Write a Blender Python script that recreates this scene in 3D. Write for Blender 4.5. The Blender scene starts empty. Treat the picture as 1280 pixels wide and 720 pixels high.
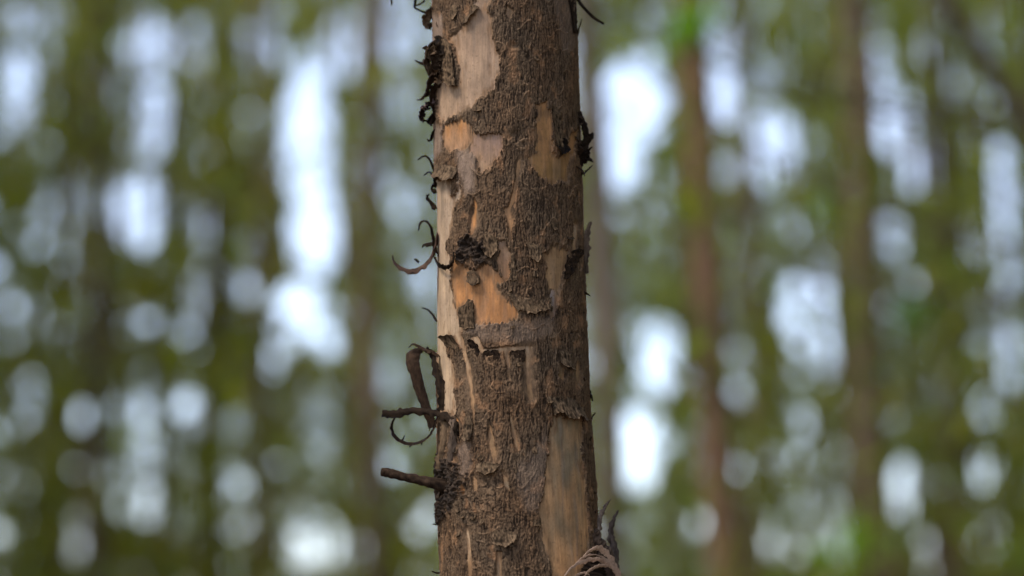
import bpy, math, random
import numpy as np

# ---------------------------------------------------------------- camera, world, sun, exposure
SC = bpy.context.scene
COL = SC.collection
F = 3022.0                      # focal length in pixels of the 1280x720 photograph (85 mm on 36 mm)
CAM_H = 1.5
PITCH = math.radians(7.5)
CP, SP = math.cos(PITCH), math.sin(PITCH)
D = 2.437                       # distance from camera to the axis of the peeling trunk
PXM = D / F                     # metres per photograph pixel at the trunk

cam = bpy.data.cameras.new('camera')
cam.lens = 85; cam.sensor_width = 36; cam.clip_start = 0.05; cam.clip_end = 2000
cam.dof.use_dof = True
cam.dof.focus_distance = 2.392
cam.dof.aperture_fstop = 1.95
co = bpy.data.objects.new('camera', cam); COL.objects.link(co)
co.location = (0, 0, CAM_H); co.rotation_euler = (math.pi / 2 + PITCH, 0, 0)
SC.camera = co

SUN_EL, SUN_AZ = math.radians(56), math.radians(-112)     # azimuth from +Y towards +X
w = bpy.data.worlds.new('World'); SC.world = w; w.use_nodes = True
nt = w.node_tree
sky = nt.nodes.new('ShaderNodeTexSky'); sky.sky_type = 'NISHITA'; sky.sun_disc = False
sky.sun_elevation = SUN_EL; sky.sun_rotation = SUN_AZ
sky.air_density = 0.75; sky.dust_density = 0.8; sky.ozone_density = 3.0
veil = nt.nodes.new('ShaderNodeHueSaturation'); veil.inputs['Saturation'].default_value = .55      # thin even cloud over the whole sky
nt.links.new(sky.outputs[0], veil.inputs['Color'])
cool = nt.nodes.new('ShaderNodeVectorMath'); cool.operation = 'MULTIPLY'; cool.inputs[1].default_value = (.945, .995, 1.09)   # the camera's white balance
nt.links.new(veil.outputs[0], cool.inputs[0])
nt.links.new(cool.outputs[0], nt.nodes['Background'].inputs[0])
nt.nodes['Background'].inputs[1].default_value = 0.15
sl = bpy.data.lights.new('sun', 'SUN'); sl.energy = 1.3; sl.angle = math.radians(14); sl.color = (1, .95, .87)
so = bpy.data.objects.new('sun', sl); COL.objects.link(so)
from mathutils import Vector
sd = Vector((math.sin(SUN_AZ) * math.cos(SUN_EL), math.cos(SUN_AZ) * math.cos(SUN_EL), math.sin(SUN_EL)))
so.rotation_euler = sd.to_track_quat('Z', 'Y').to_euler()
SC.view_settings.view_transform = 'Standard'; SC.view_settings.look = 'None'
SC.view_settings.gamma = 1; SC.view_settings.use_curve_mapping = False
SC.view_settings.exposure = 1.68
SC.cycles.use_denoising = True

# ---------------------------------------------------------------- helpers
RNG = np.random.default_rng(7)
random.seed(7)

def ray_point(x, y, dist):
    """point on the ray of photograph pixel (x, y) at horizontal distance dist"""
    a, b = (x - 640) / F, (360 - y) / F
    k = dist / (CP - b * SP)
    return np.array([a * k, dist, CAM_H + k * (SP + b * CP)])

def project(P):
    d = P[..., 1] * CP + (P[..., 2] - CAM_H) * SP
    u = -P[..., 1] * SP + (P[..., 2] - CAM_H) * CP
    return 640 + F * P[..., 0] / d, 360 - F * u / d

_perm = np.random.default_rng(3).permutation(2048)
_ang = np.random.default_rng(4).random(2048) * 2 * np.pi
def perlin(x, y, seed=0, period=None):
    x = np.asarray(x, float); y = np.asarray(y, float)
    ix = np.floor(x).astype(int); iy = np.floor(y).astype(int)
    fx = x - ix; fy = y - iy
    def g(i, j, dx, dy):
        if period: i = np.mod(i, period)
        h = _perm[(_perm[(i + seed * 131) & 2047] + j * 7 + seed * 17) & 2047]
        return np.cos(_ang[h]) * dx + np.sin(_ang[h]) * dy
    ux = fx * fx * fx * (fx * (fx * 6 - 15) + 10); uy = fy * fy * fy * (fy * (fy * 6 - 15) + 10)
    a = g(ix, iy, fx, fy); b = g(ix + 1, iy, fx - 1, fy)
    c = g(ix, iy + 1, fx, fy - 1); d = g(ix + 1, iy + 1, fx - 1, fy - 1)
    return ((a + (b - a) * ux) * (1 - uy) + (c + (d - c) * ux) * uy) * 1.5

def worley(x, y, seed=0):
    """nearest cell: distance to the border between cells, vertical offset from the cell centre, random id"""
    ix = np.floor(x).astype(int); iy = np.floor(y).astype(int)
    d1 = np.full(x.shape, 9.0); d2 = np.full(x.shape, 9.0); oy = np.zeros(x.shape); idr = np.zeros(x.shape)
    for i in (-1, 0, 1):
        for j in (-1, 0, 1):
            h = _perm[(_perm[(ix + i + seed * 91) & 2047] + (iy + j) * 5 + seed * 13) & 2047]
            jx = (_ang[h] / 6.2832); jy = (_ang[(h * 3 + 11) & 2047] / 6.2832)
            dx = x - (ix + i + .1 + .8 * jx); dy = y - (iy + j + .1 + .8 * jy)
            dd = np.sqrt(dx * dx + dy * dy)
            near = dd < d1
            d2 = np.where(near, d1, np.minimum(d2, dd))
            oy = np.where(near, dy, oy); idr = np.where(near, jx, idr)
            d1 = np.where(near, dd, d1)
    return d2 - d1, oy, idr

def mesh_object(name, verts, faces, mat, parent=None, smooth=True, color=None):
    me = bpy.data.meshes.new(name)
    verts = np.asarray(verts, np.float32)
    faces = np.asarray(faces, np.int32)
    n, k = faces.shape
    me.vertices.add(len(verts)); me.vertices.foreach_set('co', verts.ravel())
    me.loops.add(n * k); me.loops.foreach_set('vertex_index', faces.ravel())
    me.polygons.add(n); me.polygons.foreach_set('loop_start', np.arange(0, n * k, k, dtype=np.int32))
    me.polygons.foreach_set('use_smooth', np.full(n, smooth))
    if color is not None:
        at = me.color_attributes.new('tint', 'FLOAT_COLOR', 'POINT')
        c4 = np.ones((len(verts), 4), np.float32); c4[:, :3] = np.asarray(color)
        at.data.foreach_set('color', c4.ravel())
    me.update(calc_edges=True); me.validate()
    me.materials.append(mat)
    o = bpy.data.objects.new(name, me); COL.objects.link(o)
    if parent: o.parent = parent
    return o

def tag(o, label=None, cat=None, group=None, kind=None):
    if label: o['label'] = label
    if cat: o['category'] = cat
    if group: o['group'] = group
    if kind: o['kind'] = kind
    return o

def empty(name, loc):
    o = bpy.data.objects.new(name, None); COL.objects.link(o); o.location = loc
    return o

def put_under(o, parent):
    """parent without moving: world coordinates minus the parent's place"""
    o.parent = parent
    o.matrix_parent_inverse.translation = -parent.location
    return o

# ---------------------------------------------------------------- materials
def new_mat(name):
    m = bpy.data.materials.new(name); m.use_nodes = True
    t = m.node_tree; b = t.nodes['Principled BSDF']
    return m, t, b

def bark_material(name, rough=.85, bump=.35, scale=900, base=None, var=.35, dist=.0006, stretch=.35, spec=.15):
    m, t, b = new_mat(name)
    L = t.links.new
    tc = t.nodes.new('ShaderNodeTexCoord')
    mp = t.nodes.new('ShaderNodeMapping'); mp.inputs['Scale'].default_value = (1, 1, stretch)
    L(tc.outputs['Object'], mp.inputs[0])
    nz = t.nodes.new('ShaderNodeTexNoise'); nz.inputs['Scale'].default_value = scale; nz.inputs['Detail'].default_value = 3
    L(mp.outputs[0], nz.inputs['Vector'])
    nl = t.nodes.new('ShaderNodeTexNoise'); nl.inputs['Scale'].default_value = scale * .12; nl.inputs['Detail'].default_value = 2
    L(mp.outputs[0], nl.inputs['Vector'])
    if base is None:
        src = t.nodes.new('ShaderNodeVertexColor'); src.layer_name = 'tint'
    else:
        src = t.nodes.new('ShaderNodeRGB'); src.outputs[0].default_value = (*base, 1)
    ad = t.nodes.new('ShaderNodeMath'); ad.operation = 'ADD'
    L(nz.outputs[0], ad.inputs[0]); L(nl.outputs[0], ad.inputs[1])
    mr = t.nodes.new('ShaderNodeMapRange')
    mr.inputs['From Min'].default_value = .65; mr.inputs['From Max'].default_value = 1.35
    mr.inputs['To Min'].default_value = 1 - var; mr.inputs['To Max'].default_value = 1 + var
    L(ad.outputs[0], mr.inputs[0])
    mx = t.nodes.new('ShaderNodeVectorMath'); mx.operation = 'SCALE'
    L(src.outputs[0], mx.inputs[0]); L(mr.outputs[0], mx.inputs['Scale'])
    L(mx.outputs[0], b.inputs['Base Color'])
    b.inputs['Roughness'].default_value = rough
    b.inputs['Specular IOR Level'].default_value = spec
    bp = t.nodes.new('ShaderNodeBump'); bp.inputs['Strength'].default_value = bump; bp.inputs['Distance'].default_value = dist
    L(nz.outputs[0], bp.inputs['Height']); L(bp.outputs[0], b.inputs['Normal'])
    return m

M_BARK = bark_material('rough_bark', .82, .5, 1100, var=.30)
M_WOOD = bark_material('peeled_wood', .62, .2, 500, var=.13, stretch=.55)
M_CURL = bark_material('curled_bark', .85, .6, 800, var=.5, spec=.05)
M_FARBARK = bark_material('plantation_bark', .85, .4, 30, var=.35, dist=.01, stretch=.3)

def leaf_material():
    m, t, b = new_mat('eucalyptus_leaf')
    L = t.links.new
    vc = t.nodes.new('ShaderNodeVertexColor'); vc.layer_name = 'tint'
    b.inputs['Roughness'].default_value = .5
    L(vc.outputs[0], b.inputs['Base Color'])
    tr = t.nodes.new('ShaderNodeBsdfTranslucent')
    hs = t.nodes.new('ShaderNodeHueSaturation'); hs.inputs['Value'].default_value = 1.6; hs.inputs['Saturation'].default_value = 1.1
    L(vc.outputs[0], hs.inputs['Color']); L(hs.outputs[0], tr.inputs[0])
    mix = t.nodes.new('ShaderNodeMixShader'); mix.inputs[0].default_value = .55
    L(b.outputs[0], mix.inputs[1]); L(tr.outputs[0], mix.inputs[2])
    L(mix.outputs[0], t.nodes['Material Output'].inputs[0])
    return m
M_LEAF = leaf_material()

def ground_material():
    m, t, b = new_mat('leaf_litter')
    L = t.links.new
    tc = t.nodes.new('ShaderNodeTexCoord')
    n1 = t.nodes.new('ShaderNodeTexNoise'); n1.inputs['Scale'].default_value = 12; n1.inputs['Detail'].default_value = 8
    n2 = t.nodes.new('ShaderNodeTexVoronoi'); n2.inputs['Scale'].default_value = 25
    L(tc.outputs['Object'], n1.inputs[0]); L(tc.outputs['Object'], n2.inputs[0])
    cr = t.nodes.new('ShaderNodeValToRGB')
    cr.color_ramp.elements[0].color = (.05, .04, .02, 1); cr.color_ramp.elements[0].position = .3
    cr.color_ramp.elements[1].color = (.2, .13, .075, 1); cr.color_ramp.elements[1].position = .7
    L(n1.outputs[0], cr.inputs[0]); L(cr.outputs[0], b.inputs['Base Color'])
    b.inputs['Roughness'].default_value = .95
    bp = t.nodes.new('ShaderNodeBump'); bp.inputs['Distance'].default_value = .03
    L(n2.outputs[0], bp.inputs['Height']); L(bp.outputs[0], b.inputs['Normal'])
    return m

# ---------------------------------------------------------------- the ground
G = 60
gx, gy = np.meshgrid(np.linspace(-600, 600, G), np.linspace(-600, 600, G))
gz = perlin(gx / 90, gy / 90, 5) * .5 * np.clip((np.hypot(gx, gy) - 90) / 100, 0, 1)
gi = np.arange(G * G).reshape(G, G)
gf = np.stack([gi[:-1, :-1], gi[:-1, 1:], gi[1:, 1:], gi[1:, :-1]], -1).reshape(-1, 4)
tag(mesh_object('ground', np.stack([gx, gy, gz], -1).reshape(-1, 3), gf, ground_material()), kind='structure')

# ---------------------------------------------------------------- the peeling trunk
PROF_L = ([-60, 0, 200, 400, 600, 720, 780], [541, 541.5, 543.5, 545.5, 548, 551, 552])
PROF_R = ([-60, 0, 100, 200, 300, 400, 500, 600, 680, 720, 780], [716, 718, 721.5, 726, 728.5, 732, 737, 743, 748, 752, 754])
def prof(y):
    l = np.interp(y, *PROF_L); r = np.interp(y, *PROF_R)
    return (l + r) / 2, (r - l) / 2 - 1.2
HW = 93.0
def axis_y(z):
    return 360 - F * ((z - CAM_H) * CP - D * SP) / (D * CP + (z - CAM_H) * SP)
def axis_at(z):
    """x of the axis and wood radius in metres at height z"""
    y = axis_y(z); xc, hw = prof(y)
    dep = D * CP + (z - CAM_H) * SP
    return (xc - 640) / F * dep, hw / F * dep
def s_of(x, y):
    xc, hw = prof(y)
    u = (np.asarray(x, float) - xc) / hw
    a = np.where(np.abs(u) <= 1, np.arcsin(np.clip(u, -1, 1)), np.sign(u) * (np.pi / 2 + (np.abs(u) - 1) * 3))
    return a * HW
def surf(x, y, lift=0.0):
    """point on the trunk under photograph pixel (x, y), lifted off the wood by so many pixels"""
    th = float(s_of(x, y)) / HW
    z = float(ray_point(640, y, D - .075 * math.cos(th))[2])
    ax, r = axis_at(z)
    r += lift * PXM
    return np.array([ax + r * math.sin(th), D - r * math.cos(th), z])

def poly_sd(s, y, poly):
    """signed distance, positive inside, to a polygon given in photograph pixels"""
    p = np.array([(float(s_of(a, b)), b) for a, b in poly])
    best = np.full(s.shape, 1e9); inside = np.zeros(s.shape, bool)
    for i in range(len(p)):
        a, b = p[i - 1], p[i]
        e = b - a; L2 = max(e @ e, 1e-6)
        t = np.clip(((s - a[0]) * e[0] + (y - a[1]) * e[1]) / L2, 0, 1)
        best = np.minimum(best, (s - a[0] - t * e[0]) ** 2 + (y - a[1] - t * e[1]) ** 2)
        c = (a[1] > y) != (b[1] > y)
        with np.errstate(divide='ignore', invalid='ignore'):
            xx = a[0] + (y - a[1]) * e[0] / (e[1] if e[1] else 1e-9)
        inside ^= c & (s < xx)
    return np.where(inside, 1, -1) * np.sqrt(best)

PALE, ORANGE, TAN, PINK, GREY, CREAM, OLIVE = ((.37, .25, .158), (.38, .165, .055), (.31, .175, .08), (.235, .145, .092),
                                              (.17, .12, .07), (.43, .285, .165), (.19, .115, .048))
# peeled patches: outline in the photograph, colour at the top, colour at the bottom
PATCHES = [
 ([(600,-40),(616,-40),(613,0),(606,12),(612,22),(616,45),(622,60),(625,75),(623,95),(617,112),(604,120),(588,134),(570,144),(553,155),(549,140),(547,118),(546,98),(560,99),(565,107),(575,107),(576,90),(572,72),(568,58),(562,49),(577,38),(586,28),(595,14)], (.26,.16,.095), (.35,.22,.13), 0),
 ([(559,158),(568,152),(580,150),(589,158),(592,168),(594,178),(586,182),(582,190),(574,186),(566,192),(557,184),(555,168)], ORANGE, (.34,.19,.10), 0),
 ([(590,168),(605,169),(625,166),(628,180),(626,195),(618,205),(605,215),(599,218),(600,200),(590,190)], (.25,.15,.1), (.33,.19,.1), 0),
 ([(668,132),(682,126),(686,140),(688,160),(690,185),(693,198),(700,196),(712,165),(721,163),(716,185),(709,205),(706,228),(697,226),(690,230),(675,222),(663,208),(659,198),(670,192),(672,170)], (.37,.175,.068), (.25,.13,.045), 0),
 ([(538,222),(565,226),(567,245),(575,240),(577,228),(578,245),(572,257),(568,262),(566,280),(562,300),(560,312),(566,322),(566,345),(568,375),(575,395),(580,405),(585,414),(574,418),(566,422),(556,422),(562,440),(568,455),(570,480),(572,505),(573,518),(560,520),(553,510),(554,495),(548,460),(544,440),(538,425),(530,330)], PALE, CREAM, 0),
 ([(568,322),(575,330),(585,335),(600,338),(615,330),(624,342),(635,350),(620,355),(630,372),(645,385),(647,392),(640,402),(620,404),(600,405),(590,405),(575,397),(570,372),(565,345)], (.24,.11,.042), (.43,.18,.058), 0),
 ([(622,300),(632,302),(637,318),(637,345),(630,352),(624,340)], (.25,.16,.1), (.36,.17,.07), 0),
 ([(647,203),(643,230),(638,250),(636,259),(631,262),(632,270),(636,280),(636,298),(639,300),(640,272),(638,262),(642,250),(647,225),(650,200)], TAN, (.36,.18,.075), .7),
 ([(594,248),(597,255),(596,280),(592,292),(588,297),(590,280)], ORANGE, ORANGE, .72),
 ([(714,279),(720,281),(719,300),(717,314),(711,315),(713,300)], PALE, TAN, .72),
 ([(679,318),(690,311),(700,312),(706,315),(705,330),(700,345),(697,355),(693,363),(685,362),(681,350),(680,335)], TAN, (.33,.19,.09), 0),
 ([(687,362),(692,363),(693,380),(691,395),(686,400),(684,385)], (.27,.2,.16), (.2,.14,.11), .72),
 ([(568,416),(576,415),(582,425),(584,440),(590,460),(592,490),(595,510),(594,540),(591,500),(588,480),(584,455),(579,435)], CREAM, TAN, .72),
 ([(591,422),(598,421),(603,430),(605,437),(616,436),(625,435),(645,433),(656,433),(664,434),(661,450),(662,480),(665,500),(660,500),(658,480),(657,450),(655,437),(635,439),(637,460),(634,462),(630,439),(606,441),(600,440)], CREAM, TAN, .72),
 ([(612,525),(616,540),(620,560),(618,577),(615,565),(612,545)], TAN, TAN, .72),
 ([(637,513),(641,530),(646,550),(647,562),(643,558),(640,540)], GREY, TAN, .72),
 ([(687,523),(700,522),(712,522),(724,522),(726,535),(724,555),(725,575),(728,600),(731,625),(733,650),(735,680),(728,700),(725,720),(722,790),(690,790),(688,725),(686,700),(680,690),(676,670),(674,650),(672,635),(677,615),(681,590),(683,560)], (.21,.145,.08), (.52,.26,.105), 0),
 ([(567,592),(575,596),(582,608),(584,618),(574,620),(566,610)], ORANGE, ORANGE, 0),
 ([(573,520),(577,530),(578,545),(574,545)], ORANGE, TAN, .72),
 ([(586,660),(589,680),(591,700),(590,725),(587,725),(586,700)], CREAM, TAN, .72),
 ([(622,690),(627,690),(626,725),(621,725)], TAN, GREY, .72),
 ([(593,592),(597,600),(598,616),(594,612)], TAN, TAN, .72),
 ([(628,590),(633,597),(636,612),(631,606)], TAN, GREY, .72),
 ([(697,455),(703,462),(701,475),(696,470)], GREY, OLIVE, .72),
 ([(720,445),(722,460),(721,478),(718,465)], TAN, OLIVE, .72),
 ([(698,145),(701,150),(699,165),(696,160)], TAN, OLIVE, .72),
 ([(634,8),(641,14),(636,22),(632,18)], TAN, GREY, .7),
]
ISLANDS = [
 [(575,384),(581,382),(587,375),(592,376),(595,386),(595,412),(582,412),(579,396)],
 [(586,343),(596,340),(602,350),(600,356),(592,356),(587,350)],
 [(560,46),(568,58),(573,75),(575,92),(574,107),(566,106),(563,92),(557,70),(552,50)],
]
SMOOTH = [  # thin, smoother bark: outline and how far the texture is flattened
 ([(541,15),(556,20),(556,45),(550,62),(541,60)], .85), ([(572,186),(596,188),(597,205),(594,240),(585,245),(576,215)], .75),
 ([(541,150),(556,158),(556,190),(546,200),(541,195)], .7), ([(582,400),(650,402),(690,395),(690,415),(660,430),(600,425),(580,412)], .35),
 ([(575,560),(590,545),(592,590),(580,595)], .5), ([(640,585),(668,560),(680,530),(684,580),(672,640),(655,640)], .3),
 ([(685,-20),(717,-20),(717,60),(700,70)], .3),
]
KNOTS = [(588,308,15,14), (602,317,11,14), (580,322,7,8), (555,604,46,34), (551,632,34,22)]
DENTS = [(614,598,13,13,-5), (592,262,5,30,-2.5), (640,493,17,14,3.5), (641,148,9,18,2.5), (642,168,9,7,-3), (643,57,7,5,-3),
         (657,345,12,8,1.5), (560,660,8,22,-3), (567,690,4,18,-4), (708,300,7,40,1.5), (556,72,6,9,-5)]

def trunk_fields(s, y):
    """height above the wood (px), bark mask, colours over unrolled trunk coordinates"""
    per = lambda sc: max(2, round(2 * math.pi * HW / sc))
    def pn(sx, sy, seed):
        n = per(sx); return perlin(s / (2 * math.pi * HW) * n + 500, y / sy + 300, seed, n)
    jag = 1.8 * pn(9, 15, 1) + 2.4 * pn(3.2, 13, 2) + 1.0 * pn(1.7, 4, 3)
    wood = np.full(s.shape, -50.0)
    wc = np.zeros(s.shape + (3,)); wc[:] = PINK
    for poly, c0, c1, thin in PATCHES:
        d = poly_sd(s, y, poly)
        on = d > -6
        ys = [b for a, b in poly]
        k = np.clip((y - min(ys)) / (max(ys) - min(ys)), 0, 1)
        k = np.clip(k + pn(14, 40, 9) * .5, 0, 1)[..., None]
        c = np.array(c0) * (1 - k) + np.array(c1) * k
        wc = np.where((on & (d > wood))[..., None], c, wc)
        wood = np.maximum(wood, np.clip(d + 1.45 * jag * (1 - thin) + thin * .6, -50, 50))
    # round the far side: patches of the same kind, from noise
    back = np.clip((np.abs(s) - HW * 1.75) / 20, 0, 1)
    bk = (pn(46, 110, 21) + .35 * pn(16, 40, 22) - .32) * 30
    wood = np.where(back > 0, np.maximum(wood, bk * back + jag * .6 - (1 - back) * 40), wood)
    wc = np.where((back > .5)[..., None], np.array(PALE) * (1 + .25 * pn(30, 90, 23)[..., None]), wc)
    for poly in ISLANDS:
        wood = np.minimum(wood, -(poly_sd(s, y, poly) + jag * .7))
    knot = np.zeros(s.shape); kr = np.full(s.shape, 9.0)
    for kx, ky, rx, ry in KNOTS:
        q = np.hypot((s - s_of(kx, ky)) / rx, (y - ky) / ry) + .30 * pn(8, 8, 31) + .2 * pn(3.5, 4, 32)
        kr = np.minimum(kr, q)
        knot = np.maximum(knot, np.clip((1.08 - q) * 5, 0, 1))
    wood = np.where(knot > .3, np.minimum(wood, -4 * knot), wood)
    bark = wood < 0
    din = np.maximum(-wood, 0)                                    # pixels inside the bark from its edge
    smo = np.zeros(s.shape)
    for poly, a in SMOOTH:
        smo = np.maximum(smo, a * np.clip((poly_sd(s, y, poly) + 3 + jag) / 8, 0, 1))
    smo *= 1 - knot
    # bark relief
    wsx = s + 1.6 * pn(8, 13, 40) + .7 * pn(3.1, 6, 38); wsy = y + 5.0 * pn(7, 14, 41) + 2.0 * pn(3.3, 5, 39)
    pw = lambda sx, sy, seed: perlin(wsx / sx + 400, wsy / sy + 40, seed)
    coarse = pn(34, 70, 42)
    scaly = np.clip(-.12 + .9 * pn(60, 55, 43) + .42 * np.exp(-((y - 650) / 40) ** 2) * (s < 60) + .5 * np.exp(-((y - 370) / 26) ** 2) * (s > 0), 0, .8)
    cord = 1 - np.abs(pw(3.3, 27, 44) + .55 * pw(2.2, 15, 36)) * 2.2
    cord2 = 1 - np.abs(pw(1.8, 9, 45) + .5 * pw(1.4, 5, 37)) * 2.2
    b1, o1, r1 = worley(wsx / 2.3 + 700, wsy / 7.5 + 400, 1)
    b2, o2, r2 = worley((wsx + 3 * pn(9, 9, 34)) / 9 + 300, (wsy + 4 * pn(11, 8, 35)) / 8 + 900, 2)
    grain = np.clip(b1 * 2.6, 0, 1) * (.55 + .6 * r1) + .5 * o1
    scale_h = np.clip(b2 * 3.5, 0, 1) * (.5 + .8 * r2) + 1.1 * o2
    fine = pn(1.7, 2.4, 46)
    tex = .85 * (cord - .5) + .7 * (cord2 - .5) + .5 * (grain - .5) + scaly * 1.2 * (scale_h - .5) + .6 * fine
    tex = tex * .76
    tear = perlin(s / 26 + 40, y / 34 + 9, 47)
    lip = np.clip(1 - np.abs(tear - .12) * 9, 0, 1) * np.clip((tear - .12) * 30, 0, 1)
    tex = tex + 1.6 * lip * (pn(12, 60, 48) > -.1)
    hb = 2.7 + .9 * coarse + tex * (1 - .8 * smo)
    hb += 2.4 * np.exp(-din / 2.5) * np.clip(.3 + 1.5 * pn(13, 16, 49), 0, 1.6)     # lifted torn rims
    soft = np.clip(1.7 * pn(38, 50, 78) - .05, 0, 1)
    hb *= np.clip(din / (1.1 + 6.5 * soft), 0, 1)                  # worn thin towards some edges, torn off at others
    kn = 3.0 * np.exp(-((kr - .75) / .4) ** 2) + 2.2 * pn(10, 9, 50) + 2.3 * pn(4.2, 5, 51) + 1.2 * pn(2.2, 2.6, 56) + .5 * fine
    kn = kn - 7 * np.exp(-(kr / .38) ** 2)
    hb = hb * (1 - knot) + (3 + kn) * knot
    hw_ = .8 * pn(22, 90, 52) + .35 * pn(5, 60, 53) + .1 * pn(1.5, 9, 54)
    h = np.where(bark, hb, hw_ * np.clip(wood / 4, 0, 1))
    for dx, dy, rx, ry, a in DENTS:
        h = h + a * np.exp(-(((s - s_of(dx, dy)) / rx) ** 2 + ((y - dy) / ry) ** 2) * 1.6)
    h = h + 1.2 * pn(90, 160, 55)
    # colours
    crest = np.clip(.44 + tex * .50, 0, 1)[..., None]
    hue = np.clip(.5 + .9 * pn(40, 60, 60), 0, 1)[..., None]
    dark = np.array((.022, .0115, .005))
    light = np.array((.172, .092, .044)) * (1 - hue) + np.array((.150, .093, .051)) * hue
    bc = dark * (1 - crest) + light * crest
    rust = np.clip(1.6 * pn(18, 26, 61) + .6 * pn(5, 7, 62) - .55, 0, .6)[..., None]
    bc = bc * (1 - rust) + np.array((.24, .12, .055)) * rust
    thin_ = (np.exp(-din / 5.0) * np.clip(1.7 * pn(38, 50, 78) - .05, 0, 1) * .85)[..., None]
    bc = bc * (1 - thin_) + np.array((.165, .098, .052)) * (1 + .5 * pn(2.2, 9, 75)[..., None]) * thin_
    sm = smo[..., None]
    bc = bc * (1 - sm) + (np.array((.21, .14, .095)) * (1 + .25 * pn(6, 22, 63)[..., None])) * sm
    kd = knot[..., None] * .93
    bc = bc * (1 - kd) + np.array((.020, .012, .007)) * (1 + 1.2 * np.clip(pn(5, 5, 64), -.5, 1)[..., None]) * kd
    streak = 1 + .07 * pn(5, 60, 65) + .22 * pn(19, 46, 66) + .16 * pn(9, 12, 70)
    gs = (np.clip(1.5 * pn(9, 60, 67) - .38, 0, .34) * np.where((s > 30) & (y > 520), 1, .45))[..., None]
    wcol = wc * .86 * streak[..., None]
    wcol = wcol * (1 - gs) + np.array((.16, .13, .10)) * gs
    rim = (np.exp(-np.maximum(wood, 0) / 3.0) * np.clip(.45 + 1.2 * pn(12, 18, 68), 0, 1) * .7)[..., None]
    wcol = wcol * (1 - rim) + np.array((.30, .15, .06)) * rim
    film = np.clip(1.4 * np.exp(-np.maximum(wood, 0) / 7.0) + 1.3 * pn(8, 22, 73) + .5 * pn(2.6, 8, 74) - .72, 0, .7)[..., None]     # brown inner bark still clinging
    wcol = wcol * (1 - film) + np.array((.16, .085, .04)) * (1 + .5 * pn(2.2, 9, 75)[..., None]) * film
    wcol = wcol * (1 + .16 * pn(1.9, 30, 76) + .10 * pn(1.6, 3, 77))[..., None]
    spk = np.clip(pn(3, 4, 69) * 3 - 1.55, 0, .6)[..., None]
    wcol = wcol * (1 - spk) + np.array((.14, .08, .04)) * spk
    # dark weathered streaks in the long peeled panel
    return h, bark, np.where(bark[..., None], bc, wcol)

tree = empty('peeling_tree', (axis_at(1.6)[0], D, 0))
tag(tree, 'in-focus slender eucalyptus trunk with rough brown bark peeling off pale orange wood', 'tree')

FRONT = math.radians(112)
th = np.concatenate([np.linspace(-math.pi, -FRONT, 70, endpoint=False), np.arange(-FRONT, FRONT, .78 / HW), np.linspace(FRONT, math.pi, 70)])
Z0, Z1 = 1.46, 2.17
zz = np.arange(Z0, Z1, .80 * PXM)
TH, ZZ = np.meshgrid(th, zz)
ax, rr = axis_at(ZZ)
base = np.stack([ax + rr * np.sin(TH), D - rr * np.cos(TH), ZZ], -1)
PX, PY = project(base)
# round the silhouette the picture's height is taken at the same depth as on the rim
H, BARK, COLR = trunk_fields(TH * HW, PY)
rr2 = rr + H * PXM
V = np.stack([ax + rr2 * np.sin(TH), D - rr2 * np.cos(TH), ZZ], -1)
nz_, nt_ = TH.shape
ids = np.arange(nz_ * nt_).reshape(nz_, nt_)
quads = np.stack([ids[:-1, :-1], ids[:-1, 1:], ids[1:, 1:], ids[1:, :-1]], -1)
anyb = BARK[:-1, :-1] | BARK[:-1, 1:] | BARK[1:, 1:] | BARK[1:, :-1]
def sub_mesh(name, fmask, mat):
    f = quads[fmask]
    used, inv = np.unique(f.ravel(), return_inverse=True)
    return put_under(mesh_object(name, V.reshape(-1, 3)[used], inv.reshape(-1, 4), mat, None, True, COLR.reshape(-1, 3)[used]), tree)
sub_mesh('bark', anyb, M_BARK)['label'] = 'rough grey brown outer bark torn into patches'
sub_mesh('trunk', ~anyb, M_WOOD)['label'] = 'smooth pale and orange wood where the bark has peeled'

# the trunk below and above what is in view
def plain_stem(name, z0, z1, parent, r_end=None):
    zs = np.arange(z0, z1 + .02, .05); ts = np.linspace(-math.pi, math.pi, 49)
    T, Z = np.meshgrid(ts, zs)
    zc = np.clip(Z, Z0, Z1); a, r = axis_at(zc)
    slope = -.026
    a = a + (Z - zc) * slope
    r = r * np.clip(1 - (Z - zc) * .055, .15, 2) + .06 * np.exp(-np.maximum(Z, 0) / .12) * (Z < Z0)
    t1 = perlin(T / (2 * math.pi) * 40 + 80, Z * 14 + 5, 71, 40); t2 = perlin(T / (2 * math.pi) * 14 + 80, Z * 5 + 5, 72, 14)
    r = r + .0018 + .0015 * t1 + .0015 * t2
    vv = np.stack([a + r * np.sin(T), D - r * np.cos(T), Z], -1).reshape(-1, 3)
    i = np.arange(T.size).reshape(T.shape)
    f = np.stack([i[:-1, :-1], i[:-1, 1:], i[1:, 1:], i[1:, :-1]], -1).reshape(-1, 4)
    pal = np.clip((t2 - .2) * 5, 0, 1).reshape(-1, 1)
    c = np.array((.14, .10, .066)) * (1 + .5 * t1.reshape(-1, 1)) * (1 - pal) + np.array(PALE) * pal
    return put_under(mesh_object(name, vv, f, M_BARK, None, True, c), parent)
plain_stem('lower_stem', -.05, Z0 + .01, tree)
plain_stem('upper_stem', Z1 - .01, 14.5, tree)

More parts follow.
